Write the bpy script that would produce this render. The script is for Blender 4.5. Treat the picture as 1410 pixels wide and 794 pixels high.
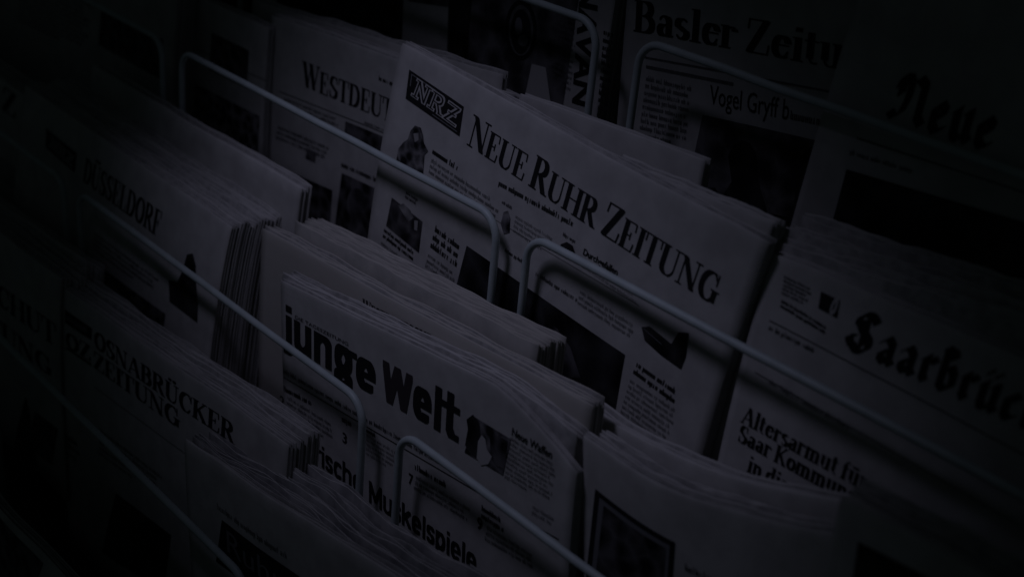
import bpy, math, random
import numpy as np
from mathutils import Vector, Matrix

for o in list(bpy.data.objects): bpy.data.objects.remove(o)
scene = bpy.context.scene
COL = scene.collection
OZ = 1.0                       # height of the rack's third rail above the pavement level

# ------------------------------------------------------------------ camera
FPX = 1854.2                   # focal length in pixels of the 1410 px wide photograph
RC = np.array([[0.65601961, 0.74948006, 0.08898263],
               [0.37742780, -0.22367297, -0.89862042],
               [-0.65359508, 0.62309713, -0.42960847]])   # rows: right, down, forward
CC = np.array([1.41842, -0.61388, 0.21977 + OZ])
cam_d = bpy.data.cameras.new("camera")
cam = bpy.data.objects.new("camera", cam_d); COL.objects.link(cam)
M3 = Matrix(((RC[0][0], -RC[1][0], -RC[2][0], CC[0]), (RC[0][1], -RC[1][1], -RC[2][1], CC[1]),
             (RC[0][2], -RC[1][2], -RC[2][2], CC[2]), (0, 0, 0, 1)))
cam.matrix_world = M3
cam_d.sensor_width = 36; cam_d.lens = FPX / 1410 * 36
cam_d.clip_start = .02; cam_d.clip_end = 50
cam_d.dof.use_dof = True; cam_d.dof.focus_distance = 0.865; cam_d.dof.aperture_fstop = 5.0
cam_d.dof.aperture_blades = 7
scene.camera = cam

# ------------------------------------------------------------------ light
w = bpy.data.worlds.new("World"); scene.world = w; w.use_nodes = True
bg = w.node_tree.nodes["Background"]
bg.inputs[0].default_value = (.68, .93, 1.0, 1); bg.inputs[1].default_value = .0050
ld = bpy.data.lights.new("vignette_spot", 'SPOT'); vignette_spot = bpy.data.objects.new("vignette_spot", ld); COL.objects.link(vignette_spot)
TGT = Vector((.803, -.116, OZ - .122))
vignette_spot.location = TGT + Vector((-.065, -.345, .70))
vignette_spot.rotation_euler = ((TGT - vignette_spot.location).to_track_quat('-Z', 'Y').to_matrix() @ Matrix.Rotation(.12, 3, 'Z')).to_euler()
vignette_spot.scale = (2.1, 1, 1)      # oval beam along the rows; added spot stands in for a vignette
ld.energy = 2.75; ld.color = (.66, .66, 1.0); ld.spot_size = 2 * .219; ld.spot_blend = .70
ld.shadow_soft_size = .085
vs = scene.view_settings
vs.view_transform = 'Standard'; vs.look = 'None'; vs.gamma = 1; vs.exposure = 0; vs.use_curve_mapping = False
scene.render.engine = 'CYCLES'

# ------------------------------------------------------------------ materials
def mat(name, col, rough=.85, metal=0., noise=None, nscale=40, bump=0., bscale=300, col2=None, spec=.25):
    m = bpy.data.materials.new(name); m.use_nodes = True; nt = m.node_tree
    b = nt.nodes["Principled BSDF"]; b.inputs["Roughness"].default_value = rough; b.inputs["Metallic"].default_value = metal
    b.inputs["Specular IOR Level"].default_value = spec
    b.inputs["Base Color"].default_value = (*col, 1)
    tc = nt.nodes.new("ShaderNodeTexCoord")
    if col2:
        n = nt.nodes.new("ShaderNodeTexNoise"); n.inputs["Scale"].default_value = nscale; n.inputs["Detail"].default_value = 6
        r = nt.nodes.new("ShaderNodeValToRGB"); r.color_ramp.elements[0].position = .36; r.color_ramp.elements[1].position = .66
        r.color_ramp.elements[0].color = (*col, 1); r.color_ramp.elements[1].color = (*col2, 1)
        nt.links.new(tc.outputs["Object"], n.inputs["Vector"]); nt.links.new(n.outputs["Fac"], r.inputs[0]); nt.links.new(r.outputs[0], b.inputs["Base Color"])
    if bump:
        n2 = nt.nodes.new("ShaderNodeTexNoise"); n2.inputs["Scale"].default_value = bscale; n2.inputs["Detail"].default_value = 4
        bp = nt.nodes.new("ShaderNodeBump"); bp.inputs["Strength"].default_value = bump; bp.inputs["Distance"].default_value = .0012
        nt.links.new(tc.outputs["Object"], n2.inputs["Vector"]); nt.links.new(n2.outputs["Fac"], bp.inputs["Height"]); nt.links.new(bp.outputs[0], b.inputs["Normal"])
    return m
PAPER = mat("newsprint", (.49, .48, .465), .92, nscale=55, col2=(.59, .58, .56), bump=.25, bscale=90, spec=.1)
PAPER2 = mat("newsprint_inner", (.44, .43, .42), .95, nscale=26, col2=(.56, .55, .53), bump=.3, bscale=160, spec=.1)
CREAM = mat("newsprint_cream", (.49, .47, .43), .92, nscale=9, col2=(.56, .54, .50), bump=.25, bscale=90, spec=.1)
INK = mat("ink_black", (.018, .018, .02), .7, spec=.2)
INKG = mat("ink_grey", (.10, .10, .105), .8, nscale=600, col2=(.17, .17, .17))
INKR = mat("ink_faded", (.055, .045, .048), .8)
INKM = mat("ink_mid", (.2, .2, .21), .85)
PRINT_SHADE = mat("inner_page_print_shade", (.34, .335, .33), .92, nscale=150, col2=(.50, .49, .48), spec=.1)  # print tone, greyed to paint the dark gaps between stacked sheets
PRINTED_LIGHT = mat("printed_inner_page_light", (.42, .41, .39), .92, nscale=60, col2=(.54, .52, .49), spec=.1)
PRINT_SHADE_DARK = mat("inner_page_print_shade_dark", (.24, .24, .245), .92, nscale=70, col2=(.48, .47, .47), spec=.1)  # print tone, darkened to paint shade into the hollows of crumpled sheets
WHITE = mat("unprinted_paper", (.52, .51, .50), .9)
def photo(name, c1, c2, sc):
    m = mat(name, c1, .6, spec=.2); nt = m.node_tree; b = nt.nodes["Principled BSDF"]
    tc = nt.nodes.new("ShaderNodeTexCoord"); n = nt.nodes.new("ShaderNodeTexNoise"); v = nt.nodes.new("ShaderNodeTexVoronoi")
    n.inputs["Scale"].default_value = sc; n.inputs["Detail"].default_value = 8; n.inputs["Roughness"].default_value = .62; n.inputs["Distortion"].default_value = 1.2
    v.inputs["Scale"].default_value = sc * 1.9
    mx = nt.nodes.new("ShaderNodeMath"); mx.operation = 'MULTIPLY'; r = nt.nodes.new("ShaderNodeValToRGB")
    r.color_ramp.elements[0].position = .14; r.color_ramp.elements[1].position = .42
    r.color_ramp.elements[0].color = (*c1, 1); r.color_ramp.elements[1].color = (*c2, 1)
    for a_, b_ in ((tc.outputs["Object"], n.inputs["Vector"]), (tc.outputs["Object"], v.inputs["Vector"]), (n.outputs["Fac"], mx.inputs[0]), (v.outputs["Distance"], mx.inputs[1]), (mx.outputs[0], r.inputs[0]), (r.outputs[0], b.inputs["Base Color"])): nt.links.new(a_, b_)
    return m
PH = [photo("photo_print_%s" % a, c1, c2, s) for a, c1, c2, s in (
    ("dark", (.010, .010, .012), (.13, .125, .13), 46), ("mixed", (.012, .012, .014), (.26, .25, .26), 60),
    ("pale", (.10, .10, .10), (.36, .35, .35), 40), ("black", (.006, .006, .007), (.05, .05, .053), 26),
    ("grey", (.03, .03, .034), (.17, .165, .17), 34))]
STEEL = mat("painted_wire", (.48, .55, .55), .46, nscale=70, col2=(.56, .63, .63), bump=.12, bscale=220, spec=.5)
TRAY = mat("dark_sheet_metal", (.03, .032, .035), .6, nscale=30, col2=(.045, .047, .05), spec=.3)

# ------------------------------------------------------------------ object helpers
def mesh_obj(name, verts, faces, m, parent=None, smooth=False):
    me = bpy.data.meshes.new(name); me.from_pydata([tuple(v) for v in verts], [], faces); me.update()
    me.materials.append(m)
    if smooth: me.polygons.foreach_set("use_smooth", [True] * len(me.polygons))
    o = bpy.data.objects.new(name, me); COL.objects.link(o)
    if parent is not None:
        o.parent = parent
        if parent.type == 'EMPTY': o.matrix_parent_inverse = parent.matrix_world.inverted()
    return o
def tag(o, label, cat, group=None):
    o["label"] = label; o["category"] = cat
    if group: o["group"] = group
def empty(name, loc):
    o = bpy.data.objects.new(name, None); COL.objects.link(o); o.location = loc; o.empty_display_size = .02
    o.matrix_world = Matrix.Translation(loc); return o
def box(x0, x1, y0, y1, z0, z1):
    v = [(x, y, z) for x in (x0, x1) for y in (y0, y1) for z in (z0, z1)]
    return v, [(0, 1, 3, 2), (4, 6, 7, 5), (0, 4, 5, 1), (2, 3, 7, 6), (0, 2, 6, 4), (1, 5, 7, 3)]

# ------------------------------------------------------------------ the rack
TY = [0.0, -.0851, -.1702, -.2553, -.3404]                          # hoop plane of each tier, back to front
TZ = [OZ + .0072, OZ - .1036, OZ - .2189, OZ - .3190, OZ - .425]    # top of each tier's hoops
FLOOR = [z - .19 for z in TZ]
RT = .0026                                                          # wire radius
def px_ray(x, y): return RC.T @ np.array([(x - 705) / FPX, (y - 397) / FPX, 1.0])
def at_y(x, y, Y):
    d = px_ray(x, y); return CC + d * ((Y - CC[1]) / d[1])
def project(P):
    q = RC @ (np.asarray(P) - CC); return np.array([705 + FPX * q[0] / q[2], 397 + FPX * q[1] / q[2]])

rack = empty("newspaper_rack", (.9, -.15, FLOOR[4] - .004))
tag(rack, "tiered newspaper rack with rows of rounded grey wire hoops", "newspaper rack")
def tube(path, r, n=12):
    P = [np.array(p) for p in path]; V = []; F = []
    up = np.array([0, 1.0, 0])
    for i, p in enumerate(P):
        t = P[min(i + 1, len(P) - 1)] - P[max(i - 1, 0)]; t /= np.linalg.norm(t)
        b = np.cross(t, up); b /= np.linalg.norm(b)
        for k in range(n):
            a = 2 * math.pi * k / n; V.append(p + r * (math.cos(a) * up + math.sin(a) * b))
    for i in range(len(P) - 1):
        for k in range(n):
            F.append((i * n + k, i * n + (k + 1) % n, (i + 1) * n + (k + 1) % n, (i + 1) * n + k))
    F.append(tuple(range(n))[::-1]); F.append(tuple(range((len(P) - 1) * n, len(P) * n)))
    return V, F
HOOPS = {0: [(0.02, .395), (.43, .83), (.868, 1.27), (1.30, 1.70)], 1: [(.012, .412), (.445, .845), (.874, 1.274), (1.31, 1.71)],
         2: [(-.004, .396), (.424, .828), (.867, 1.267), (1.30, 1.70)], 3: [(.02, .40), (.43, .83), (.867, 1.267)]}
for j, hs in HOOPS.items():
    for i, (a, b) in enumerate(hs):
        y, z, c = TY[j], TZ[j], .017
        rr = random.Random(j * 10 + i)
        path = [(a, y, FLOOR[j] + .0005), (a, y, z - .10)]
        for k in range(9):
            t = math.pi / 2 * k / 8; path.append((a + c - c * math.cos(t), y, z - c + c * math.sin(t)))
        for k in range(1, 8):
            f = k / 8; path.append((a + c + (b - a - 2 * c) * f, y + rr.uniform(-.0004, .0004), z + rr.uniform(-.0003, .0003)))
        for k in range(9):
            t = math.pi / 2 * k / 8; path.append((b - c + c * math.sin(t), y, z - c + c * math.cos(t)))
        path += [(b, y, z - .10), (b, y, FLOOR[j] + .0005)]
        v, f = tube(path, RT); mesh_obj("wire_hoop", v, f, STEEL, rack, True)
for j in range(5):
    v, f = box(-.42, 1.85, TY[j] - .007, TY[j] + .0775, FLOOR[j] - .004, FLOOR[j]); mesh_obj("shelf", v, f, TRAY, rack)
v, f = box(-.42, 1.85, .082, .086, FLOOR[4] - .1, TZ[0] + .34); mesh_obj("back_panel", v, f, TRAY, rack)
for x in (-.455, 1.8505):
    v, f = box(x, x + .034, -.36, .12, FLOOR[4] - .1, FLOOR[0]); mesh_obj("side_frame", v, f, TRAY, rack)

# ------------------------------------------------------------------ newspapers
class Paper:
    """One folded newspaper: a bundle of sheets standing in a tier; surf() is its front page."""
    def __init__(s, tier, TL, TR, offL, offR=None, lean=9, seed=0, amp=.0015, bow=0., L=.13, ear=0., earw=.2, sag=0., freq=1., h=None, crinkle=0.):
        s.crinkle = crinkle
        offR = offL if offR is None else offR
        s.tier = tier; s.seed = seed; s.amp = amp; s.bow = bow; s.L = L; s.ear = ear; s.earw = earw; s.sag = sag; s.freq = freq
        s.P0 = at_y(*TL, TY[tier] + offL); s.P1 = at_y(*TR, TY[tier] + offR)
        e = s.P1 - s.P0; s.w = np.linalg.norm(e); s.ex = e / s.w
        s.a = math.radians(lean)
        dn = np.array([0, -math.sin(s.a), -math.cos(s.a)]); dn -= s.ex * (dn @ s.ex); s.dn = dn / np.linalg.norm(dn)
        s.flat = np.array([0, math.sin(s.a), 0.])
        s.n = np.cross(s.ex, s.dn); s.n /= np.linalg.norm(s.n)
        if s.n[1] > 0: s.n = -s.n                      # towards the viewer
        zt = min(s.P0[2], s.P1[2])
        s.h = h or max(.1, (zt - FLOOR[tier] - .0015) / math.cos(s.a))
        r = random.Random(seed); s.ph = [r.uniform(0, 6.28) for _ in range(8)]
    def wave(s, u, v, extra=0., ph=0.):
        x = u * s.w * s.freq; p = s.ph
        W = np.sin(x * 14 + p[0] + v * 4) * .55 + np.sin(x * 33 + p[1] - v * 9) * .3 + np.sin(x * 71 + p[2] + v * 17) * .15
        E = np.sin(x * 21 + p[3] + ph) * .5 + np.sin(x * 52 + p[4] + ph * 2.3) * .35 + np.sin(x * 117 + p[5] + ph * 3.1) * .15
        if s.crinkle and extra:
            E = E + s.crinkle * (.55 - np.abs(np.sin(x * 24 + ph * 5 + v * 45))) + .6 * s.crinkle * (.55 - np.abs(np.sin(x * 61 + ph * 11 - v * 80)))
        return (s.amp * W + extra * E) * np.exp(-v / .10) + s.bow * 4 * u * (1 - u) * np.exp(-v / .2)
    def surf(s, u, v, back=0., extra=0., ph=0.):
        u = np.asarray(u, float); v = np.asarray(v, float)
        y = s.wave(u, v, extra, ph)
        relax = v - s.L * (1 - np.exp(-v / s.L))      # the lower part stands straighter
        P = s.P0 + np.multiply.outer(u * s.w, s.ex) + np.multiply.outer(v, s.dn) + np.multiply.outer(relax, s.flat)
        P[..., 1] += y + back
        if s.ear: P[..., 1] += .006 * np.clip((u - .76) / .24, 0, 1) ** 2 * np.exp(-v / .035)
        P[..., 2] -= s.sag * 4 * u * (1 - u) * np.exp(-v / .2)
        return P
    def pg(s, px, py):
        """photo pixel -> page coordinates (metres right, metres down)"""
        q = np.array([.5, .05]); t = np.array([px, py], float)
        for _ in range(14):
            f0 = project(s.surf(q[0], q[1])); e = t - f0
            J = np.array([(project(s.surf(q[0] + 1e-4, q[1])) - f0) / 1e-4, (project(s.surf(q[0], q[1] + 1e-4)) - f0) / 1e-4]).T
            st = np.linalg.solve(J, e); q = q + np.clip(st, -.4, .4)
        return np.array([q[0] * s.w, q[1]])
    def place(s, xy, lift):
        xy = np.asarray(xy, float).reshape(-1, 2)
        return s.surf(xy[:, 0] / s.w, xy[:, 1]) + s.n * np.asarray(lift).reshape(-1, 1)
    def cut(s, u):                                     # dog-ear: top edge drops near the right corner
        u = np.asarray(u, float); t = np.clip((u - 1 + s.earw) / s.earw, 0, 1)
        return s.ear * t ** 1.4
    def sheet(s, back, th, extra=0., ph=0., dtop=0., du0=0., du1=0., nx=30, ny=9, top_amp=.0, cut=1.):
        us = np.linspace(du0, 1 + du1, nx + 1)
        k = np.linspace(0, 1, ny + 1) ** 1.7
        tv = dtop + top_amp * (np.sin(us * 17 + ph * 5) * .6 + np.sin(us * 43 + ph * 9) * .4) + s.cut(us) * cut
        hmax = s.h
        U = np.repeat(us[:, None], ny + 1, 1); V = tv[:, None] + (hmax - tv[:, None]) * k[None, :]
        A = s.surf(U, V, back, extra, ph); B = s.surf(U, V, back + th, extra, ph)
        T = s.surf(us, tv - th * .5, back + th * .5, extra, ph)
        A[:, 0, :] += (B[:, 0, :] - A[:, 0, :]) * .30
        B[:, 0, :] += (A[:, 0, :] - B[:, 0, :]) * .30
        n1 = nx + 1; m1 = ny + 1
        verts = np.concatenate([A.reshape(-1, 3), B.reshape(-1, 3), T])
        ia = lambda i, j: i * m1 + j
        ib = lambda i, j: n1 * m1 + i * m1 + j
        it = lambda i: 2 * n1 * m1 + i
        F = []
        for i in range(nx):
            for j in range(ny):
                F.append((ia(i, j), ia(i, j + 1), ia(i + 1, j + 1), ia(i + 1, j)))
                F.append((ib(i, j), ib(i + 1, j), ib(i + 1, j + 1), ib(i, j + 1)))
            F.append((ia(i, 0), ia(i + 1, 0), it(i + 1), it(i)))
            F.append((ib(i, 0), it(i), it(i + 1), ib(i + 1, 0)))
            F.append((ia(i, ny), ib(i, ny), ib(i + 1, ny), ia(i + 1, ny)))
        for j in range(ny):
            F.append((ia(0, j), ib(0, j), ib(0, j + 1), ia(0, j + 1)))
            F.append((ia(nx, j), ia(nx, j + 1), ib(nx, j + 1), ib(nx, j)))
        F.append((ia(0, 0), it(0), ib(0, 0))); F.append((ia(nx, 0), ib(nx, 0), it(nx)))
        MI = [1 if (len(q) == 4 and max(q) < n1 * m1) else 0 for q in F]     # 1: the printed face of the sheet, where gap shade is toned in
        return verts, F, MI

def build_paper(p, label, group=None, thick=.007, nl=5, material=None, back=0., jit=.0012, extra=.0006, top_amp=.0006, seed=1, front=True, dtop=0., du=0., sheet_cut=1., fill=(.62, .96), printed=None):
    """root Empty + front_page + inner_pages"""
    r = random.Random(seed * 77 + 5)
    mid = p.surf(.5, p.h) + np.array([0, back + thick / 2, 0])
    root = empty("newspaper", Vector((mid[0], mid[1], mid[2])))
    tag(root, label, "newspaper", group)
    material = material or PAPER
    ws = [r.uniform(.45, 1.7) for _ in range(nl)]; sw = sum(ws); at = 0.
    V = []; F = []; n = 0; M = []
    for i in range(nl):
        dt = thick * ws[i] / sw
        ex = 0 if (i == 0 and front) else extra * (.4 + .6 * i / nl)
        top = dtop + (0 if (i == 0 and front) else r.uniform(-jit, jit * 1.3))
        v, f, mi = p.sheet(back + at, dt * r.uniform(*fill), ex, r.uniform(0, 6) if i else seed, top,
                       du + r.uniform(-.002, .002) * (i > 0), du + r.uniform(-.0025, .001) * (i > 0),
                       nx=46 if (front and i == 0) else 30, ny=14 if (front and i == 0) else 7, top_amp=0 if (front and i == 0) else top_amp, cut=sheet_cut)
        at += dt
        if i == 0:
            o = mesh_obj("front_page", v, f, material, root, True)
            if printed: o.data.materials.append(printed); o.data.polygons.foreach_set("material_index", mi)
        else:
            V.append(v); F += [tuple(k + n for k in q) for q in f]; n += len(v); M += mi
    o = mesh_obj("inner_pages", np.concatenate(V), F, PAPER2 if material is PAPER else material, root, True)
    o.data.materials.append(printed or PRINT_SHADE); o.data.polygons.foreach_set("material_index", M)
    return root

def pile(p, n, thick, label, group, start, material=None, nl=4, jit=.002, extra=.0008, seed=1, dj=.004, uj=.012, gap=.0013, front_gap=0., top_amp=.0012, sheet_cut=.0, fill=(.62, .96), printed=None, ushift=0.):
    """n more copies stacked behind paper p, each a newspaper of its own"""
    r = random.Random(seed * 13 + 3); b = start
    for i in range(n):
        t = thick * r.uniform(.8, 1.2)
        build_paper(p, "%s %s" % (("first", "second", "third", "fourth", "fifth", "sixth")[i], label), group, t, nl, material, b, jit, extra, top_amp, seed * 31 + i, False, r.uniform(-dj, dj), r.uniform(-uj, uj) + ushift, sheet_cut=sheet_cut, fill=fill, printed=printed or PRINT_SHADE)
        b += t + gap
    return b

# ------------------------------------------------------------------ lettering: strokes swept by a pen nib
def hull(pts):
    pts = sorted(set((round(x, 6), round(y, 6)) for x, y in pts))
    def half(ps):
        h = []
        for p in ps:
            while len(h) > 1 and (h[-1][0] - h[-2][0]) * (p[1] - h[-2][1]) - (h[-1][1] - h[-2][1]) * (p[0] - h[-2][0]) <= 0: h.pop()
            h.append(p)
        return h
    return half(pts)[:-1] + half(pts[::-1])[:-1]
def arc(cx, cy, rx, ry, a0, a1, n=14):
    return [(cx + rx * math.cos(math.radians(a0 + (a1 - a0) * i / n)), cy + ry * math.sin(math.radians(a0 + (a1 - a0) * i / n))) for i in range(n + 1)]
def nib_rect(w, h): return [(-w / 2, -h / 2), (w / 2, -h / 2), (w / 2, h / 2), (-w / 2, h / 2)]
def sweep(pts, nib):
    return [hull([(p[0] + q[0], p[1] + q[1]) for p in (a, b) for q in nib]) for a, b in zip(pts, pts[1:])]
SW, SH = .195, .045
def serif_glyphs():
    T = nib_rect(SW, SH); N = nib_rect(.05, SH)
    g = {}
    def G(c, adv, *st): g[c] = (adv, st)
    def s(x, y=.02, h=.15): return ('h', [(x - h, y), (x + h, y)])
    t = lambda *p: ('t', list(p)); n = lambda *p: ('n', list(p)); ar = lambda *a: ('t', arc(*a)); an = lambda *a: ('n', arc(*a))
    st = lambda x, a=.02, b=.98: t((x, a), (x, b))
    G('A', .84, n((.1, .02), (.4, .98)), t((.42, .96), (.70, .02)), n((.2, .33), (.58, .33)), s(.1, .02, .1), s(.7, .02, .13))
    G('B', .74, st(.17), n((.04, .98), (.40, .98)), ar(.38, .755, .17, .225, 90, -90), n((.17, .53), (.4, .53)), ar(.4, .275, .21, .255, 90, -90), n((.04, .02), (.4, .02)))
    G('C', .76, ar(.42, .5, .30, .48, 75, 285), an(.42, .5, .27, .48, 75, 35), an(.42, .5, .27, .48, 285, 325), n((.68, .62), (.68, .97)))
    G('D', .82, st(.17), n((.04, .98), (.36, .98)), ar(.34, .5, .34, .48, 90, -90), n((.04, .02), (.36, .02)))
    G('E', .70, st(.17), n((.04, .98), (.57, .98)), n((.17, .51), (.42, .51)), n((.04, .02), (.6, .02)), n((.57, .98), (.59, .74)), n((.42, .40), (.42, .62)), n((.6, .02), (.63, .28)))
    G('F', .66, st(.17), n((.04, .98), (.57, .98)), n((.17, .51), (.42, .51)), s(.17), n((.57, .98), (.59, .74)), n((.42, .40), (.42, .62)))
    G('G', .84, ar(.42, .5, .30, .48, 75, 285), an(.42, .5, .27, .48, 75, 35), n((.68, .62), (.68, .97)), an(.42, .5, .27, .48, 285, 320), t((.68, .06), (.68, .42)), s(.68, .43, .15))
    G('H', .88, st(.17), st(.70), n((.17, .51), (.7, .51)), s(.17), s(.17, .98), s(.7), s(.7, .98))
    G('I', .36, st(.18), s(.18), s(.18, .98))
    G('K', .82, st(.17), n((.64, .98), (.24, .45)), t((.34, .55), (.68, .02)), s(.17), s(.17, .98), s(.64, .98, .1), s(.68, .02, .13))
    G('L', .66, st(.17), s(.17, .98), n((.04, .02), (.58, .02)), n((.58, .02), (.6, .3)))
    G('N', .86, n((.13, .02), (.13, .98)), t((.15, .96), (.68, .03)), n((.70, .02), (.70, .98)), s(.13, .02, .11), s(.08, .98, .1), s(.7, .98, .12))
    G('O', .84, ar(.42, .5, .31, .48, 0, 360, 24))
    G('R', .80, st(.17), n((.04, .98), (.40, .98)), ar(.38, .75, .19, .23, 90, -90), n((.17, .52), (.4, .52)), t((.38, .5), (.66, .02)), s(.17), s(.7, .02, .1))
    G('S', .66, ('n', arc(.34, .74, .2, .24, 20, 100)), ar(.34, .73, .2, .25, 100, 215), t((.19, .6), (.47, .38)), ar(.32, .27, .22, .25, 35, -80), ('n', arc(.32, .27, .22, .25, -80, -160)), n((.53, .7), (.53, .97)), n((.1, .03), (.1, .33)))
    G('T', .74, st(.36), n((.03, .98), (.69, .98)), s(.36), n((.03, .98), (.02, .72)), n((.69, .98), (.70, .72)))
    G('U', .84, t((.17, .98), (.17, .3)), ar(.41, .3, .24, .28, 180, 285), an(.43, .3, .24, .28, 285, 360), n((.67, .3), (.67, .98)), s(.17, .98), s(.67, .98, .12))
    G('W', 1.12, t((.12, .97), (.36, .03)), n((.36, .03), (.56, .97)), t((.54, .97), (.78, .03)), n((.78, .03), (.99, .97)), s(.1, .98, .12), s(.99, .98, .1), s(.54, .98, .11))
    G('Z', .72, n((.08, .98), (.6, .98)), t((.56, .96), (.13, .04)), n((.1, .02), (.64, .02)), n((.08, .98), (.06, .72)), n((.64, .02), (.67, .28)))
    G('Ü', .84, *g['U'][1], t((.28, 1.12), (.28, 1.2)), t((.55, 1.12), (.55, 1.2)))
    X = .66
    G('a', .56, t((.40, .44), (.40, .05)), an(.26, .46, .15, .18, 160, 60), ar(.26, .46, .14, .18, 60, 0), n((.4, .02), (.53, .05)), ar(.24, .2, .12, .17, 70, 300))
    G('d', .64, st(.46), ar(.29, .33, .19, .31, 60, 300), s(.5, .02, .08), s(.4, .98, .08))
    G('e', .58, ar(.31, .33, .19, .31, 25, 300), n((.12, .38), (.5, .38)), an(.31, .33, .19, .31, 300, 335))
    G('f', .42, t((.17, .02), (.17, .8)), an(.3, .8, .13, .18, 180, 40), s(.17), n((.03, .64), (.36, .64)))
    G('g', .60, ar(.29, .42, .17, .22, 0, 360), ar(.3, .02, .2, .14, 0, 360), n((.42, .58), (.56, .62)))
    G('i', .34, t((.17, .02), (.17, X)), t((.17, .86), (.17, .94)), s(.17), s(.11, X, .07))
    G('k', .64, st(.15), n((.5, .64), (.2, .3)), t((.27, .38), (.52, .02)), s(.15), s(.09, .98, .07), s(.5, .64, .1), s(.53, .02, .1))
    G('l', .34, st(.17), s(.17), s(.11, .98, .07))
    G('m', .98, t((.15, .02), (.15, X)), ar(.31, .46, .16, .18, 150, 0), t((.47, .46), (.47, .02)), ar(.63, .46, .16, .18, 150, 0), t((.79, .46), (.79, .02)), s(.15), s(.47, .02, .12), s(.79), s(.09, X, .07))
    G('n', .66, t((.15, .02), (.15, X)), ar(.32, .46, .16, .18, 150, 0), t((.48, .46), (.48, .02)), s(.15), s(.48), s(.09, X, .07))
    G('o', .60, ar(.3, .33, .2, .31, 0, 360, 20))
    G('r', .50, t((.15, .02), (.15, X)), an(.33, .44, .16, .2, 160, 60), t((.41, .54), (.41, .57)), s(.15), s(.09, X, .07))
    G('s', .50, an(.25, .49, .15, .15, 30, 100), ar(.25, .48, .14, .16, 100, 215), t((.16, .4), (.34, .27)), ar(.25, .18, .15, .16, 35, -80), an(.25, .18, .15, .16, -80, -160))
    G('t', .42, t((.17, .86), (.17, .16)), an(.3, .16, .13, .14, 180, 300), n((.03, .64), (.36, .64)))
    G('u', .66, t((.15, X), (.15, .2)), an(.31, .2, .16, .18, 180, 330), t((.48, X), (.48, .02)), s(.1, X, .08), s(.43, X, .08), s(.53, .02, .08))
    G('ü', .66, *g['u'][1], t((.22, .84), (.22, .9)), t((.42, .84), (.42, .9)))
    out = {}
    for c, (adv, sts) in g.items():
        polys = []
        for kind, pts in sts: polys += sweep(pts, {'t': T, 'n': N, 'h': N}[kind])
        out[c] = (adv, polys)
    out[' '] = (.24, [])
    return out
def black_glyphs():
    a = math.radians(42); hw = .12
    B = [(-hw * math.cos(a), -hw * math.sin(a)), (hw * math.cos(a), hw * math.sin(a)), (hw * math.cos(a) + .012, hw * math.sin(a) - .012), (-hw * math.cos(a) + .012, -hw * math.sin(a) - .012)]
    g = {}
    def G(c, adv, *st): g[c] = (adv, [q for s in st for q in sweep(s, B)])
    stem = lambda x, t=.66: [(x - .05, t - .1), (x + .03, t - .02), (x, t - .12), (x, .16), (x + .07, .06)]
    G('S', .92, arc(.5, .76, .26, .2, 20, 200, 10), [(.27, .72), (.42, .55), (.6, .44)], arc(.45, .27, .24, .22, 60, -150, 12), [(.2, .14), (.08, .3), (.22, .34)], [(.5, .2), (.47, .85)])
    G('a', .58, [(.1, .52), (.24, .64), (.38, .52), (.38, .14), (.47, .06)], [(.38, .4), (.14, .28), (.14, .14), (.26, .06), (.38, .14)])
    G('r', .46, stem(.15), [(.16, .5), (.3, .62), (.4, .54)])
    G('b', .60, [(.12, .98), (.15, .9), (.15, .14), (.28, .05), (.44, .16), (.44, .46), (.33, .6), (.18, .5)], [(.15, .95), (.32, .92), (.36, .8)])
    G('e', .52, [(.34, .38), (.14, .34), (.14, .5), (.26, .62), (.38, .52), (.34, .38)], [(.14, .38), (.14, .16), (.24, .06), (.4, .15)])
    G('N', .98, [(.12, .70), (.2, .9), (.34, .92), (.42, .8), (.40, .5), (.3, .2), (.12, .08), (.02, .16)], [(.42, .78), (.6, .95), (.76, .84), (.74, .2), (.86, .08)], [(.2, .86), (.2, .55)])
    G('u', .62, stem(.15), [(.18, .08), (.3, .06), (.44, .16)], [(.38, .6), (.46, .64), (.44, .16), (.52, .06)])
    G('n', .62, stem(.15), [(.16, .5), (.34, .64), (.45, .54), (.45, .16), (.52, .06)])
    g['ü'] = (.62, g['u'][1] + sweep([(.2, .84), (.2, .88)], B) + sweep([(.42, .84), (.42, .88)], B))
    G('c', .5, [(.36, .52), (.26, .62), (.14, .5), (.14, .16), (.24, .06), (.38, .14)])
    G('k', .56, [(.12, .98), (.15, .9), (.15, .16), (.22, .06)], [(.15, .4), (.34, .6), (.4, .5), (.2, .36), (.38, .2), (.46, .06)])
    g[' '] = (.3, [])
    return g
def slab_glyphs(wd):
    T = nib_rect(wd, wd * .8); g = {}
    G = lambda c, adv, *st: g.__setitem__(c, (adv, [q for s in st for q in sweep(s, T)]))
    G('N', .92, [(.16, .1), (.16, .9)], [(.05, .9), (.2, .9)], [(.04, .1), (.28, .1)], [(.18, .88), (.66, .12)], [(.68, .1), (.68, .9)], [(.56, .9), (.8, .9)])
    G('R', .86, [(.16, .1), (.16, .9)], [(.04, .1), (.28, .1)], [(.04, .9), (.44, .9)], arc(.42, .7, .19, .2, 90, -90, 8), [(.16, .5), (.44, .5)], [(.42, .5), (.66, .1)], [(.6, .1), (.78, .1)])
    G('Z', .78, [(.08, .9), (.62, .9)], [(.62, .9), (.12, .12)], [(.1, .1), (.68, .1)], [(.22, .5), (.52, .5)])
    return g
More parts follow.
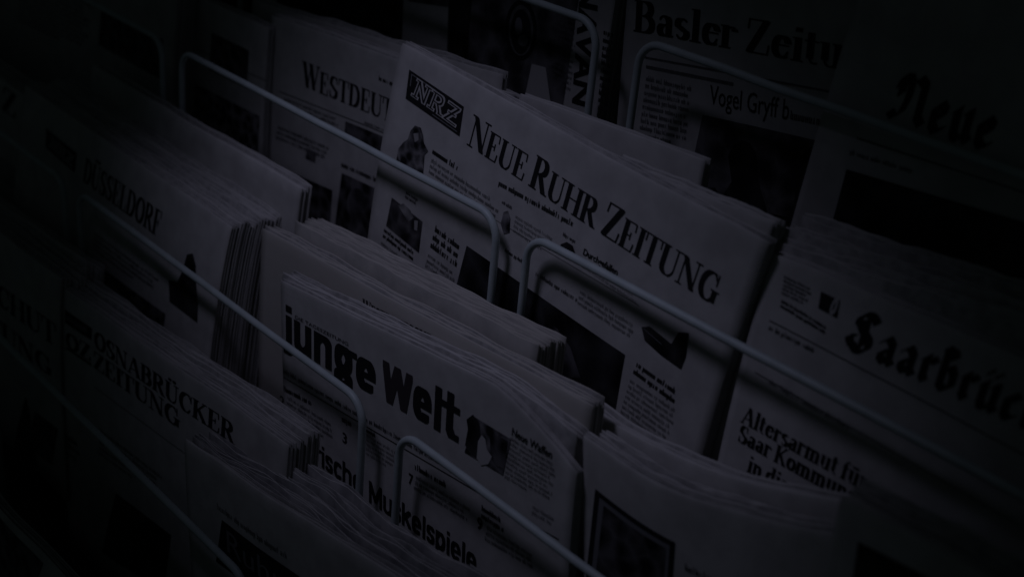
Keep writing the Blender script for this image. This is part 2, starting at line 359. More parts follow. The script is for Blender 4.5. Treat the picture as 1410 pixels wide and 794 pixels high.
def sans_glyphs(wx, wy):
    T = nib_rect(wx, wy); g = {}; X = .77 - wy / 2; B = wy / 2; C = 1 - wy / 2; l = wx / 2 + .03
    def G(c, adv, *st): g[c] = (adv, [q for s in st for q in sweep(s, T)])
    G('j', wx + .07, [(l, X), (l, -.12), (l - .08, -.16)], [(l, .93), (l, .95)])
    G('i', wx + .07, [(l, X), (l, B)], [(l, .93), (l, .95)])
    G('l', wx + .07, [(l, C), (l, B)])
    G('u', .60, [(l, X), (l, .22)], arc(.29, .22, .29 - l, .22 - B, 180, 360), [(.58 - l, X), (.58 - l, B)])
    G('n', .60, [(l, X), (l, B)], arc(.29, .54, .29 - l, X - .54, 180, 0), [(.58 - l, .54), (.58 - l, B)])
    G('h', .60, [(l, C), (l, B)], arc(.29, .54, .29 - l, X - .54, 180, 0), [(.58 - l, .54), (.58 - l, B)])
    G('r', .42, [(l, X), (l, B)], arc(.36, .5, .36 - l, X - .5, 180, 90))
    G('e', .60, arc(.29, .385, .29 - l, .385 - B, 0, 310, 20), [(l, .38), (.58 - l, .38)])
    G('c', .52, arc(.29, .385, .29 - l, .385 - B, 50, 310, 18))
    G('a', .58, arc(.27, .55, .27 - l, X - .55, 160, 0), [(.54 - l, .55), (.54 - l, B)], arc(.26, .24, .26 - l, .24 - B, 80, 300))
    G('g', .60, arc(.28, .46, .28 - l, .46 - .2, 0, 360, 18), arc(.28, -.02, .29 - l, .14, 0, 360, 18), [(.4, X), (.56, X)])
    G('s', .50, arc(.25, .55, .25 - l, .55 - .4, 20, 250), arc(.25, .22, .25 - l, .22 - B, 70, -160))
    G('p', .60, [(l, X), (l, -.2)], arc(.29, .385, .29 - l, .385 - B, 150, -150, 18))
    G('k', .58, [(l, C), (l, B)], [(.46, X), (l, .34)], [(.24, .42), (.48, B)])
    G('t', .40, [(l + .07, .95), (l + .07, .2), (l + .14, B), (.36, B)], [(.05, X), (.36, X)])
    G('M', .86, [(l, B), (l, C)], [(l, C), (.42, .2)], [(.42, .2), (.84 - l, C)], [(.84 - l, C), (.84 - l, B)])
    G('W', .96, [(l, C), (.26, B)], [(.26, B), (.47, C)], [(.47, C), (.68, B)], [(.68, B), (.94 - l, C)])
    g['ä'] = (g['a'][0], g['a'][1] + sweep([(.14, .93), (.14, .95)], nib_rect(wx * .8, wy)) + sweep([(.42, .93), (.42, .95)], nib_rect(wx * .8, wy)))
    return g
HEAVY = sans_glyphs(.185, .15); BOLD = sans_glyphs(.15, .13)
SERIF = serif_glyphs(); BLACK = black_glyphs(); SLAB = slab_glyphs(.20); SLABI = slab_glyphs(.06)
_bf = {}
def sans_polys(txt, bold=.0):
    """the built-in sans face as flat polygons, cap height 1"""
    def raw(t):
        cu = bpy.data.curves.new("t", 'FONT'); cu.body = t; cu.size = 1; cu.resolution_u = 3; cu.offset = bold; cu.fill_mode = 'FRONT'
        o = bpy.data.objects.new("t", cu); COL.objects.link(o); dg = bpy.context.evaluated_depsgraph_get(); dg.update()
        me = bpy.data.meshes.new_from_object(o.evaluated_get(dg)); V = [(v.co.x, v.co.y) for v in me.vertices]; F = [[V[i] for i in p.vertices] for p in me.polygons]
        bpy.data.objects.remove(o); bpy.data.curves.remove(cu); bpy.data.meshes.remove(me)
        return V, F
    if 'H' not in _bf: V, _ = raw("H"); _bf['H'] = max(v[1] for v in V)
    k = 1 / _bf['H']; V, F = raw(txt)
    x0 = min(v[0] for v in V); x1 = max(v[0] for v in V)
    return (x1 - x0) * k, [[((x - x0) * k, y * k) for x, y in f] for f in F]
def glyph_run(font, txt, small=1., track=0.):
    x = 0; P = []; first = True
    for c in txt:
        if c == ' ': x += font[' '][0]; first = True; continue
        adv, polys = font[c]; k = 1. if (first or small == 1.) else small
        P += [[(x + px * k, py * k) for px, py in q] for q in polys]; x += adv * k + track; first = False
    return x, P

SUB = {'photo_': 'photo', 'logo_': 'logo_box', 'emblem_': 'emblem', 'picture': 'picture_frame', 'masthead_': 'masthead'}
class Ink:
    """flat print on one paper, collected in page coordinates"""
    def __init__(s, paper, root): s.p = paper; s.root = root; s.last = {}
    def link(s, name, V, F, m):
        """finer print belongs to the picture, logo or masthead it sits in"""
        par = s.root
        for pre, host in SUB.items():
            if name.startswith(pre) and name != host and host in s.last: par = s.last[host]
        o = mesh_obj(name, V, F, m, par)
        s.last[name] = o
        return o
    def emit(s, name, polys, m, lift=.00035, step=0.):
        V = []; Lf = []; F = []
        for i, q in enumerate(polys):
            F.append(tuple(range(len(V), len(V) + len(q)))); V += q; Lf += [lift + step * (i % 40)] * len(q)
        if not V: return None
        return s.link(name, s.p.place(V, Lf), F, m)
    def run(s, name, wp, p0, p1, cap, m, lift=.00035, step=0., slant=0., part=None):
        wd, polys = wp
        if part: wd = part
        a = s.p.pg(*p0); b = s.p.pg(*p1); d = b - a; L = np.linalg.norm(d); d /= L; up = np.array([d[1], -d[0]])
        if not isinstance(cap, (int, float)):
            q0, q1 = s.p.pg(*cap[0]), s.p.pg(*cap[1]); cap = abs((q1 - q0) @ up)
        k = L / wd
        out = [[tuple(a + d * (x * k + slant * y * cap) + up * (y * cap)) for x, y in q] for q in polys]
        return s.emit(name, out, m, lift, step)
    def serif(s, name, t, p0, p1, cap, small=1., m=None, track=0., shown=None):
        return s.run(name, glyph_run(SERIF, t, small, track), p0, p1, cap, m or INK, part=shown and glyph_run(SERIF, shown, small, track)[0])
    def black(s, name, t, p0, p1, cap, m=None, shown=None):
        return s.run(name, glyph_run(BLACK, t, 1., .02), p0, p1, cap, m or INK, part=shown and glyph_run(BLACK, shown, 1., .02)[0])
    def sans(s, name, t, p0, p1, cap, bold=0., m=None): return s.run(name, sans_polys(t, bold), p0, p1, cap, m or INK)
    def heavy(s, name, t, p0, p1, cap, m=None, font=None): return s.run(name, glyph_run(font or HEAVY, t, 1., .0), p0, p1, cap, m or INK)
    def quad(s, c):      # four pixel corners TL TR BR BL -> page coords
        return [s.p.pg(*q) for q in c]
    def patch(s, name, c, m, lift=.0003, n=8, paged=False):
        q = [np.array(k) for k in (c if paged else s.quad(c))]; V = []; F = []
        for j in range(n + 1):
            for i in range(n + 1):
                u, v = i / n, j / n
                V.append(q[0] * (1 - u) * (1 - v) + q[1] * u * (1 - v) + q[2] * u * v + q[3] * (1 - u) * v)
        for j in range(n):
            for i in range(n):
                k = j * (n + 1) + i; F.append((k, k + 1, k + n + 2, k + n + 1))
        return s.link(name, s.p.place(V, [lift] * len(V)), F, m)
    def shape(s, name, pts, m, lift=.00045):
        """an outline inside a picture, given in pixels"""
        return s.emit(name, [[tuple(s.p.pg(*q)) for q in pts]], m, lift)
    def line(s, name, p0, p1, wd=.0004, m=None, lift=.0003):
        a = s.p.pg(*p0); b = s.p.pg(*p1); d = b - a; d /= np.linalg.norm(d); nrm = np.array([d[1], -d[0]]) * wd / 2
        n = 12; P = [a + (b - a) * i / n for i in range(n + 1)]
        return s.emit(name, [[tuple(P[i] - nrm), tuple(P[i + 1] - nrm), tuple(P[i + 1] + nrm), tuple(P[i] + nrm)] for i in range(n)], m or INK, lift)
    def greek(s, name, c, rows, seed=0, m=None, xh=.5, bold=1., ragged=.15, em=.62):
        """body copy too small to read: rows of letter strokes inside a pixel quad"""
        q = s.quad(c); r = random.Random(seed); P = []
        lh = np.linalg.norm(q[3] - q[0]) / rows; W = np.linalg.norm(q[1] - q[0]); cw = lh * em * .62
        for j in range(rows):
            f = (j + .75) / rows; a = q[0] + (q[3] - q[0]) * f; b = q[1] + (q[2] - q[1]) * f
            d = (b - a) / np.linalg.norm(b - a); up = np.array([d[1], -d[0]])
            x = 0; end = W * (1 - (r.uniform(.2, .6) if j == rows - 1 and rows > 3 else r.uniform(0, ragged)))
            while x < end:
                for _ in range(r.randint(2, 10)):
                    if x > end: break
                    h0 = 0.; h1 = lh * xh
                    k = r.random()
                    if k < .22: h1 = lh * xh * 1.5
                    elif k < .32: h0 = -lh * xh * .4
                    bw = cw * .21 * bold
                    for xx in ((x, x + cw * .48) if r.random() < .78 else (x + cw * .2,)):
                        o = a + d * xx
                        P.append([tuple(o + up * h0), tuple(o + d * bw + up * h0), tuple(o + d * bw + up * h1), tuple(o + up * h1)])
                        h1 = lh * xh; h0 = 0
                    if r.random() < .6:
                        yy = r.choice((.0, .42, .84)) * lh * xh; o = a + d * x + up * yy
                        P.append([tuple(o), tuple(o + d * cw * .6), tuple(o + d * cw * .6 + up * lh * xh * .16), tuple(o + up * lh * xh * .16)])
                    x += cw
                x += cw * .7
        return s.emit(name, P, m or INKG)

# ------------------------------------------------------------------ what stands in the rack
def logo_box(k, c, p0, p1, cap):
    """black box with three outlined slab letters"""
    k.patch("logo_box", c, INK, .0003, 6)
    q = k.quad(c)
    def ins(u, v): return q[0] * (1 - u) * (1 - v) + q[1] * u * (1 - v) + q[2] * u * v + q[3] * (1 - u) * v
    k.emit("logo_line", [[tuple(ins(*a)) for a in r] for r in (
        [(.05, .08), (.5, .08), (.5, .11), (.05, .11)], [(.5, .89), (.95, .89), (.95, .92), (.5, .92)], [(.05, .08), (.065, .08), (.065, .5), (.05, .5)])], INKM, .00042)
    k.run("logo_letters", glyph_run(SLAB, "NRZ"), p0, p1, cap, WHITE, .00045, 4e-6, .12)
    k.run("logo_inline", glyph_run(SLABI, "NRZ"), p0, p1, cap, INK, .00075, 0, .12)

# ---- tier 0 (rearmost row)
p = Paper(0, (380, -190), (660, -95), .045, lean=2, seed=3, amp=.001)
r = build_paper(p, "newspaper with black picture panels either side of a blank column, top of picture", thick=.009, seed=3); k = Ink(p, r)
k.patch("photo", [(385, -60), (556, -10), (552, 110), (378, 40)], PH[3]); k.patch("photo", [(620, -60), (655, -50), (648, 130), (615, 120)], PH[3])
k.patch("photo", [(565, -100), (618, -85), (618, 10), (563, 2)], PH[4], .00032)
p = Paper(0, (672, -150), (862, -88), .028, lean=2, seed=4, amp=.001)
r = build_paper(p, "magazine-like paper with a dark round emblem and sideways capitals down its right edge", thick=.007, seed=4); k = Ink(p, r)
def oval(k, name, cx, cy, rx, ry, m, lift, n=28): k.shape(name, [(cx + rx * math.cos(6.2832 * i / n), cy + ry * math.sin(6.2832 * i / n)) for i in range(n)][::-1], m, lift)
k.patch("photo", [(655, -60), (800, -20), (770, 185), (640, 140)], PH[4], .0003)
oval(k, "emblem", 718, 42, 22, 42, INK, .00045); oval(k, "emblem_ring", 718, 42, 17, 35, INKG, .00052); oval(k, "emblem_centre", 718, 44, 14, 31, INK, .00058)
oval(k, "emblem_figure", 715, 36, 5, 12, INKM, .00064); oval(k, "emblem_figure", 721, 56, 7, 8, INKG, .00066)
k.patch("blank_panel", [(733, 88), (752, 93), (760, 150), (722, 140)], WHITE, .0005, 4)
k.sans("side_lettering", "NAVAN", (801, -25), (789, 142), .017, .03)
k.greek("text_column", [(765, 18), (795, 28), (785, 135), (756, 120)], 14, 5)
k.greek("text_column", [(832, 40), (846, 44), (836, 170), (822, 162)], 12, 6, m=INK, bold=1.4)
pile(p, 2, .008, "paper back behind the one with the round emblem", "papers behind the round emblem paper", .009, seed=41)

p = Paper(0, (873, -100), (1330, -15), .032, lean=1, seed=6, amp=.0012, bow=.002)
r = build_paper(p, "broad newspaper with two-word black serif masthead in the top rear row", thick=.009, seed=6); k = Ink(p, r)
k.serif("masthead", "Basler Zeitung", (872, 43), (1161, 97), ((876, 0), (872, 43)), shown="Basler Zeitu")
k.line("rule", (882, 78), (1150, 128), .0012, INKG); k.line("rule", (890, 92), (1010, 116), .002, INKG)
k.greek("text_column", [(891, 104), (955, 119), (943, 205), (880, 190)], 9, 7)
k.sans("headline", "Vogel Gryff b", (977, 143), (1086, 165), .0125); k.greek("headline", [(1090, 152), (1137, 163), (1135, 178), (1088, 168)], 1, 8, INK, bold=1.2)
k.patch("photo", [(968, 158), (1136, 196), (1098, 330), (940, 290)], PH[4])
k.shape("photo_figure", [(1008, 250), (1003, 215), (1010, 200), (1022, 193), (1034, 198), (1042, 212), (1044, 240), (1048, 262), (1060, 300), (985, 285)], PH[3], .00042)
k.shape("photo_figure", [(1092, 300), (1098, 240), (1108, 208), (1122, 200), (1132, 212), (1100, 330)], PH[3], .00043)
k.shape("photo_figure", [(950, 262), (985, 258), (1000, 280), (1090, 300), (1080, 340), (940, 310)], PH[3], .00044)
pile(p, 2, .009, "copy back in the pile behind the paper with two-word serif masthead", "copies behind the rear serif paper", .011, seed=61)

p = Paper(0, (1203, -75), (1700, 95), .014, lean=6, seed=7, amp=.0014)
r = build_paper(p, "newspaper with blackletter masthead above a large black photograph, top right", thick=.009, seed=7); k = Ink(p, r)
k.black("masthead", "Neue", (1222, 163), (1366, 212), ((1242, 96), (1236, 168)))
k.patch("photo", [(1166, 233), (1500, 332), (1450, 520), (1122, 400)], PH[3])
k.greek("text_line", [(1172, 205), (1260, 232), (1258, 242), (1170, 215)], 1, 71)
k.line("rule", (1180, 190), (1420, 268), .0008, INKG)

# ---- tier 1
p = Paper(1, (-170, -215), (242, -8), .026, lean=6, seed=11, amp=.002)
r = build_paper(p, "dim newspaper behind the short hoop end in the upper left corner", thick=.01, seed=11); k = Ink(p, r)
k.patch("photo", [(140, 10), (225, 55), (222, 110), (136, 62)], PH[0]); k.greek("text_column", [(30, -40), (130, 8), (128, 80), (25, 30)], 10, 3)
pile(p, 2, .009, "copy back in the pile behind the dim upper left corner paper", "copies behind the upper left paper", .012, seed=12)
p = Paper(1, (150, -62), (370, 40), .052, lean=4, seed=13, amp=.001)
r = build_paper(p, "dark newspaper left of the broad serif capitals paper, picture under its top edge", thick=.008, seed=13); k = Ink(p, r)
k.patch("photo", [(292, 45), (343, 70), (340, 122), (288, 96)], PH[0]); k.patch("photo", [(262, 112), (358, 160), (353, 250), (255, 195)], PH[1])
k.line("rule", (255, 60), (368, 112), .0006, INKG)

p = Paper(1, (374, 22), (700, 138), .060, .060, lean=4, seed=14, amp=.0016)
r = build_paper(p, "newspaper with condensed serif capitals, half covered by the paper with the black logo box", thick=.007, seed=14, extra=.0012, jit=.002); k = Ink(p, r)
k.serif("masthead", "WESTDEUTSCHE", (416, 118), (541, 170), ((412, 80), (418, 117)), .86, shown="WESTDEUT")
k.greek("small_line", [(522, 104), (545, 113), (545, 122), (522, 113)], 1, 2, INK, bold=1.3)
k.line("rule", (385, 126), (548, 191), .0006); k.greek("text_line", [(392, 133), (468, 163), (468, 177), (392, 146)], 2, 9)
k.greek("text_line", [(502, 165), (546, 183), (546, 190), (502, 172)], 1, 10)
k.patch("photo", [(476, 167), (560, 201), (556, 226), (474, 193)], PH[0])
k.greek("text_column", [(384, 172), (460, 204), (458, 225), (380, 192)], 3, 12)
k.patch("photo", [(377, 226), (458, 262), (454, 325), (368, 290)], PH[0]); k.patch("photo", [(423, 204), (436, 210), (434, 224), (421, 218)], PH[0], .0004, 3)
k.greek("headline", [(471, 222), (525, 246), (524, 256), (470, 232)], 1, 13, INK, bold=1.4)
k.patch("photo", [(471, 238), (523, 262), (505, 345), (460, 322)], PH[0])
oval(k, "photo_face", 491, 281, 13, 22, PH[4], .00042); k.shape("photo_face", [(478, 318), (486, 300), (498, 303), (506, 325), (500, 336), (470, 325)][::-1], PH[4], .00046)
b = pile(p, 2, .008, "copy back in the pile behind the half covered condensed serif capitals paper", "copies behind the condensed capitals paper", .008, seed=15, extra=.0018, jit=.003)

p = Paper(1, (346, 0), (690, 104), .078, .076, lean=4, seed=16, amp=.0022)
build_paper(p, "loose folded sheaf whose edges rise behind the condensed capitals paper", None, .006, 5, seed=16, jit=.003, extra=.0016, top_amp=.0014)
# the paper in the middle of the picture
p = Paper(1, (553, 61), (1058, 336), .023, .021, lean=10.5, seed=21, L=.10, amp=.0016, bow=-.0015)
r = build_paper(p, "white newspaper with three-word serif masthead and black logo box, centre", thick=.0075, nl=6, seed=21, extra=.001, jit=.0015); k = Ink(p, r)
logo_box(k, [(564, 96), (639, 147), (633, 188), (559, 136)], (567, 133), (628, 177), ((574, 106), (568, 134)))
k.serif("masthead", "NEUE RUHR ZEITUNG", (643, 199), (984, 421), ((648, 154), (643, 199)), .84)
k.greek("motto", [(688, 247), (808, 313), (806, 324), (686, 258)], 1, 20, INK, bold=1.2)
k.shape("photo_person", [(546, 222), (549, 205), (556, 196), (562, 192), (566, 180), (572, 173), (580, 176), (583, 186), (584, 196), (590, 208), (585, 213), (583, 240), (573, 236)][::-1], PH[1], .0004)
k.shape("photo_person_face", [(570, 184), (577, 183), (577, 193), (572, 196)][::-1], PH[2], .0005)
k.greek("teaser_title", [(596, 203), (629, 225), (627, 236), (595, 214)], 1, 21, INK, bold=1.6, ragged=0)
k.greek("teaser_text", [(595, 217), (690, 280), (686, 305), (590, 240)], 3, 22)
k.greek("teaser_title", [(692, 275), (704, 283), (703, 289), (691, 281)], 1, 31, INK, bold=1.5)
k.shape("photo_person", [(690, 308), (694, 292), (700, 290), (703, 300), (702, 320), (694, 322)][::-1], PH[1], .0004)
k.greek("teaser_text", [(711, 295), (768, 330), (764, 358), (706, 320)], 4, 23)
k.greek("teaser_title", [(776, 319), (795, 331), (794, 338), (775, 326)], 1, 24, INK, bold=1.5)
k.shape("photo_umbrella", [(769, 344), (773, 336), (781, 333), (789, 338), (793, 350), (785, 350), (780, 356), (774, 350)][::-1], PH[3], .0004)
k.sans("teaser_title", "Durchgefallen", (803, 350), (850, 379), .0042, .02)
k.greek("teaser_text", [(802, 356), (880, 408), (877, 420), (800, 368)], 2, 26)
k.greek("teaser_title", [(696, 341), (722, 358), (721, 365), (695, 348)], 1, 27, INK, bold=1.5)
k.line("rule", (594, 250), (880, 420), .0003, INKG)
# columns below the wire
k.greek("caption", [(560, 262), (576, 273), (575, 285), (558, 274)], 2, 28, INK, bold=1.2)
k.patch("photo", [(540, 272), (582, 305), (577, 348), (532, 311)], PH[0])
k.shape("photo_figure", [(549, 283), (556, 280), (566, 290), (570, 300), (563, 305), (556, 295)][::-1], PH[2], .0004)
k.shape("photo_figure", [(571, 303), (576, 304), (575, 318), (571, 316)][::-1], PH[2], .0004)
k.greek("headline", [(530, 313), (573, 347), (570, 362), (527, 328)], 2, 29, INK, bold=1.5)
k.greek("text_column", [(526, 331), (568, 364), (556, 420), (512, 388)], 9, 30)
k.greek("headline", [(601, 310), (637, 338), (629, 371), (592, 343)], 3, 32, INK, bold=1.4)
k.greek("text_column", [(591, 348), (628, 375), (612, 440), (575, 412)], 9, 33)
k.patch("photo", [(643, 338), (861, 488), (832, 660), (600, 515)], PH[3])
k.shape("photo_figure", [(742, 452), (752, 440), (768, 452), (786, 478), (800, 520), (760, 520), (740, 490)][::-1], PH[0], .0004)
k.greek("text_line", [(738, 372), (800, 412), (799, 421), (737, 381)], 1, 34, INK); k.greek("text_column", [(800, 398), (878, 448), (873, 470), (795, 420)], 3, 35)
k.shape("photo_feather", [(884, 450), (895, 449), (915, 465), (925, 473), (935, 457), (949, 458), (945, 490), (938, 508), (910, 488), (888, 468)][::-1], PH[3], .0004)
k.line("photo_quill", (887, 452), (912, 474), .0004, INKM, .0005)
k.greek("headline", [(878, 496), (936, 537), (929, 559), (871, 516)], 2, 36, INK, bold=1.4)
k.greek("text_column", [(869, 520), (936, 565), (914, 640), (848, 590)], 10, 37)
p2 = Paper(1, (716, 131), (970, 223), .050, .052, lean=4, seed=23, amp=.0012)
build_paper(p2, "folded paper sticking up behind the masthead of the central paper", None, .008, 3, seed=23, jit=.0006, extra=.0003, top_amp=.0003)
p3 = Paper(1, (846, 220), (1064, 310), .031, .030, lean=8, seed=24, amp=.0012)
build_paper(p3, "thin sheaf fanned out behind the right end of the central paper", None, .014, 7, seed=24, jit=.0026, extra=.0012)
p = Paper(1, (1064, 350), (1560, 556), .028, .028, lean=16, seed=25, L=.12, amp=.0015)
r = build_paper(p, "newspaper with slanting blackletter masthead right of the central paper", thick=.008, nl=5, seed=25, extra=.001); k = Ink(p, r)
k.greek("logo_pattern", [(1080, 378), (1118, 396), (1114, 424), (1076, 405)], 5, 40, INKG, bold=2)
k.patch("logo_box", [(1131, 401), (1157, 414), (1153, 438), (1127, 424)], INK, .0003, 3)
k.sans("logo_numeral", "0", (1141, 430), (1149, 434), .0085, .05, WHITE)
k.greek("logo_caption", [(1076, 410), (1137, 447), (1135, 461), (1074, 424)], 2, 41, INK, bold=1.8, ragged=.02)
k.line("rule", (1060, 441), (1420, 630), .0005)
k.greek("text_line", [(1060, 446), (1125, 480), (1123, 490), (1058, 456)], 1, 42, INK)
k.black("masthead", "Saarbrücker", (1160, 476), (1338, 557), ((1200, 430), (1188, 488)), shown="Saarbr")
k.line("rule", (1040, 512), (1400, 720), .0005, INKG); k.greek("text_line", [(1060, 520), (1170, 584), (1168, 594), (1058, 530)], 1, 43)
k.serif("headline", "Altersarmut für", (1020, 580), (1192, 676), .0105); k.serif("headline", "Saar Kommunen", (1015, 606), (1192, 704), .0105)
k.serif("headline", "in die", (1028, 648), (1084, 680), .0105)
p = Paper(1, (1070, 322), (1560, 482), .038, .038, lean=13, seed=26, L=.12, amp=.0018)
pile(p, 4, .007, "copy back in the pile behind the slanting blackletter paper", "copies behind the slanting blackletter paper", .0, nl=6, seed=26, extra=.002, jit=.0035)

# ---- tier 2
p = Paper(2, (-330, -120), (52, 145), .03, lean=9, seed=31, amp=.002)
r = build_paper(p, "dim newspaper cut by the left picture edge in the second row", thick=.009, seed=31); k = Ink(p, r)
k.serif("masthead", "Z", (2, 150), (22, 165), ((4, 118), (2, 150))); k.patch("photo", [(8, 280), (50, 310), (48, 350), (4, 318)], PH[0]); k.greek("text_column", [(0, 215), (52, 252), (50, 285), (-4, 245)], 5, 4)
pile(p, 2, .008, "copy back in the pile behind the paper cut by the left picture edge", "copies behind the left edge paper", .011, seed=32)
p = Paper(2, (36, 118), (318, 314), .024, lean=14, seed=33, amp=.0014)
r = build_paper(p, "newspaper with small black logo and serif capitals at left, thick pile behind it", thick=.006, seed=33, extra=.0012, jit=.0018); k = Ink(p, r)
logo_box(k, [(64, 177), (106, 211), (103, 238), (63, 203)], (68, 203), (100, 231), .011)
k.serif("masthead", "DÜSSELDORF", (114, 249), (219, 327), ((116, 215), (114, 249)))
k.shape("photo_figure", [(258, 350), (266, 349), (270, 365), (270, 385), (273, 420), (272, 444), (250, 427), (234, 415), (233, 385), (245, 388), (252, 372)][::-1], PH[3], .0004)
k.patch("photo", [(122, 355), (228, 432), (222, 480), (116, 400)], PH[0]); k.greek("text_column", [(130, 318), (222, 385), (219, 412), (127, 345)], 4, 51)  # photo patch paints the shade on the page's lower left, no picture there
k.line("rule", (112, 268), (300, 405), .0005, INKG)
pile(p, 5, .0068, "copy back in the thick pile behind the left paper with small black logo", "copies behind the left logo paper", .0072, nl=6, gap=.0003, fill=(.93, .995), seed=34, extra=.0014, jit=.0014, dj=.0025, uj=.003)
p = Paper(2, (128, 92), (411, 262), .069, lean=6, seed=35, amp=.002)
build_paper(p, "curled paper standing at the back of the left pile, corner pointing right", None, .011, 4, seed=35, extra=.0016, jit=.0018)

p = Paper(2, (360, 316), (816, 560), .040, .038, lean=5, seed=36, amp=.0014)
r = build_paper(p, "long cream newspaper behind the heavy sans masthead, dark capitals peeping out", None, .011, 7, CREAM, printed=None, fill=(.84, .98), seed=36, extra=.0012, jit=.002, top_amp=.0012); k = Ink(p, r)
k.serif("masthead", "WESTDEUTSCHE", (499, 433), (594, 482), .0115, .9)
p = Paper(2, (408, 309), (740, 481), .0535, .052, lean=5, seed=37, amp=.0014)
pile(p, 3, .0075, "cream copy back behind the long cream newspaper", "copies in the cream pile", .0, CREAM, 6, gap=.0003, fill=(.93, .995), printed=PRINTED_LIGHT, seed=37, extra=.0012, jit=.0013, dj=.002, uj=.004)

p = Paper(2, (387, 386), (793, 585), .016, .016, lean=2.5, seed=38, amp=.0008, ear=.030, earw=.24)
r = build_paper(p, "newspaper with heavy sans masthead and bent upper right corner, front centre", thick=.006, nl=6, seed=38, extra=.0008, jit=.0012); k = Ink(p, r)
capJ = ((606, 531), (598, 588))
k.heavy("masthead", "junge", (393, 473), (520, 547), capJ); k.heavy("masthead", "W", (525, 548), (569, 574), .0275, INKR); k.heavy("masthead", "elt", (567, 571), (629, 608), capJ)
k.sans("masthead_subtitle", "DIE TAGESZEITUNG", (407, 438), (480, 476), .0026)
k.greek("motto", [(391, 506), (640, 652), (640, 661), (391, 515)], 1, 60, INK); k.line("rule", (391, 519), (770, 742), .0006)
k.greek("teaser_title", [(391, 530), (433, 552), (432, 562), (391, 540)], 1, 61, INK, bold=1.6); k.sans("page_number", "2", (386, 556), (392, 560), .0075, .02)
k.greek("teaser_text", [(397, 544), (466, 587), (462, 615), (393, 570)], 4, 62)
k.greek("teaser_title", [(472, 572), (486, 580), (485, 590), (471, 582)], 1, 63, INK, bold=1.6); k.sans("page_number", "3", (472, 607), (478, 611), .0075, .02)
k.greek("teaser_text", [(506, 596), (549, 622), (546, 652), (504, 626)], 5, 64); k.greek("teaser_title", [(505, 588), (518, 596), (518, 604), (505, 596)], 1, 65, INK, bold=1.6)
k.sans("page_number", "7", (563, 664), (569, 668), .0075, .02); k.greek("teaser_title", [(572, 637), (614, 662), (613, 673), (571, 648)], 1, 66, INK, bold=1.6)
k.greek("teaser_text", [(574, 653), (648, 698), (643, 718), (570, 674)], 3, 67)
k.greek("teaser_title", [(664, 694), (692, 712), (690, 732), (663, 714)], 2, 68, INK, bold=1.6); k.sans("page_number", "9", (657, 725), (664, 730), .008, .03)
k.greek("teaser_text", [(672, 722), (740, 765), (736, 785), (668, 745)], 3, 69)
k.heavy("headline", "Militärische", (380, 598), (500, 682), .0165, None, BOLD); k.heavy("headline", "Muskelspiele", (508, 690), (657, 790), .0165, None, BOLD)
k.patch("photo", [(655, 574), (704, 604), (693, 654), (640, 622)], PH[1])
k.shape("photo_figure", [(641, 612), (645, 590), (643, 577), (652, 570), (656, 575), (661, 582), (663, 605), (660, 630), (650, 626)][::-1], PH[3], .00042)
k.shape("photo_bubble", [(657, 630), (659, 607), (664, 598), (669, 604), (671, 618), (678, 628), (673, 638), (663, 640)][::-1], WHITE, .00044)
k.shape("photo_figure", [(675, 595), (690, 601), (700, 607), (695, 645), (684, 640), (676, 622)][::-1], PH[0], .00043)
k.sans("headline", "Neue Waffen", (705, 598), (760, 631), .0050, .015)
k.greek("text_column", [(704, 600), (770, 640), (754, 694), (695, 658)], 9, 70, INK)
k.greek("text_line", [(735, 694), (765, 712), (762, 726), (732, 708)], 2, 72)
pile(p, 2, .006, "copy back in the pile behind the heavy sans masthead paper", "copies behind the heavy sans paper", .007, seed=39, extra=.0008, jit=.0015, dj=.002, uj=.004, sheet_cut=.6, ushift=-.035)

p = Paper(2, (797, 603), (1185, 738), .020, .034, lean=1, seed=45, amp=.005, sag=.012)
r = build_paper(p, "newspaper with a black-framed picture at the lower right", thick=.008, nl=6, seed=45, extra=.0018, jit=.002); k = Ink(p, r)
k.patch("picture_frame", [(820, 672), (930, 746), (922, 860), (806, 805)], INK, .0003); k.patch("picture_mount", [(826, 684), (923, 750), (915, 860), (813, 805)], INKM, .0004); k.patch("picture", [(832, 695), (918, 754), (910, 860), (819, 805)], PH[0], .0005)
k.greek("text_line", [(945, 775), (1000, 800), (998, 812), (943, 787)], 1, 46, INK)
pile(p, 1, .007, "copy back in the pile behind the black-framed picture paper", "copies behind the framed picture paper", .011, seed=46, extra=.0015)
p = Paper(2, (806, 560), (1190, 694), .054, .056, lean=4, seed=47, amp=.004, sag=.011)
build_paper(p, "bulging paper rising behind the black-framed picture paper", None, .010, 4, seed=47, extra=.0012, jit=.001)
p = Paper(2, (1158, 684), (1560, 900), .020, .020, lean=4, seed=48, amp=.002)
r = build_paper(p, "dim newspaper in the lower right corner above a dark picture", thick=.009, nl=5, seed=48, extra=.0012, jit=.002); k = Ink(p, r)
k.patch("photo", [(1182, 745), (1440, 880), (1430, 960), (1170, 830)], PH[3])
pile(p, 2, .008, "copy back in the pile behind the dim lower right corner paper", "copies behind the lower right paper", .011, seed=49, extra=.0014, jit=.003)

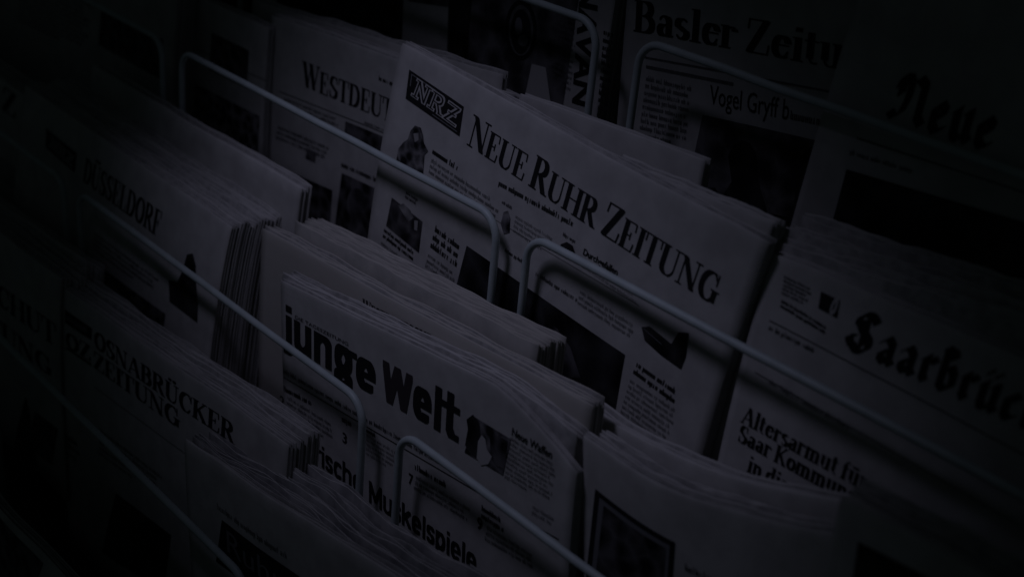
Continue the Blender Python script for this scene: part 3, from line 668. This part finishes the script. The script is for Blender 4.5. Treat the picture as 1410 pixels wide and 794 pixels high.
# ---- tier 3
p = Paper(3, (-260, 140), (86, 384), .040, lean=8, seed=51, amp=.002)
r = build_paper(p, "dim newspaper with two-line serif capitals against the left picture edge", thick=.009, seed=51, extra=.0012); k = Ink(p, r)
k.serif("masthead", "CHUT", (-4, 418), (78, 478), ((0, 392), (-4, 418))); k.serif("masthead", "TUNG", (-16, 452), (72, 520), .0165)
k.shape("photo_figure", [(16, 645), (24, 590), (36, 545), (42, 572), (52, 645), (40, 655)][::-1], PH[3], .0004); k.patch("photo", [(48, 565), (80, 590), (72, 640), (40, 615)], PH[0])
pile(p, 3, .008, "copy back in the pile behind the two-line capitals paper at the left edge", "copies behind the left two-line paper", .010, seed=52, extra=.0014, jit=.002)
p = Paper(3, (84, 392), (396, 614), .042, .042, lean=7, seed=53, amp=.0018)
r = build_paper(p, "newspaper with two lines of serif capitals beside a square logo, lower left", thick=.008, seed=53, extra=.0012, jit=.002); k = Ink(p, r)
k.patch("logo_box", [(90, 426), (127, 452), (126, 468), (90, 444)], INK, .0003, 3); k.greek("logo_caption", [(93, 432), (124, 453), (124, 463), (92, 442)], 1, 54, INKM, bold=1.6)
k.line("logo_line", (91, 478), (126, 502), .002, INK); k.serif("logo_letters", "OZ", (91, 476), (126, 498), .013)
k.serif("masthead", "OSNABRÜCKER", (130, 477), (323, 612), .0140); k.serif("masthead", "ZEITUNG", (129, 505), (248, 590), .0140)
k.line("rule", (130, 532), (300, 655), .0004, INKG); k.greek("text_column", [(140, 590), (225, 655), (222, 690), (135, 625)], 5, 55)
k.patch("photo", [(160, 678), (236, 736), (226, 815), (140, 760)], PH[3]); k.greek("headline", [(85, 590), (112, 610), (108, 640), (82, 620)], 3, 56, INKG, bold=1.3)
pile(p, 3, .0055, "copy back in the pile behind the two lines of capitals with square logo", "copies behind the lower left paper", .009, nl=5, gap=.0003, fill=(.93, .995), seed=57, extra=.0014, jit=.0012, dj=.002, uj=.004)
p = Paper(3, (254, 606), (600, 836), .014, .014, lean=3, seed=58, amp=.0022)
r = build_paper(p, "rumpled newspaper with pale letters on a black block, bottom left", thick=.006, nl=3, seed=58, extra=.002); k = Ink(p, r)
k.patch("logo_box", [(306, 715), (440, 812), (432, 868), (298, 772)], INK); k.run("masthead", sans_polys("Ruhr", .0), (314, 758), (392, 818), .0165, INKM, .0005)
k.greek("text_line", [(300, 692), (400, 764), (399, 774), (299, 702)], 1, 59)
q = Paper(3, (258, 600), (610, 832), .022, .022, lean=3, seed=66, amp=.0055, freq=1.25)
pile(q, 6, .0036, "crumpled copy from the front in the rumpled pile at the bottom left", "crumpled copies at the bottom left", .0012, seed=60, nl=3, fill=(.5, .85), printed=PRINT_SHADE_DARK, extra=.0017, jit=.0022, dj=.004, uj=.012, top_amp=.0016, gap=.0024)
# ---- tier 4
p = Paper(4, (-190, 500), (250, 960), .026, lean=6, seed=62, amp=.002)
r = build_paper(p, "dim newspaper below the lowest hoop in the bottom left corner", thick=.01, seed=62); k = Ink(p, r)
k.patch("photo", [(-10, 700), (60, 775), (40, 830), (-30, 760)], PH[0])
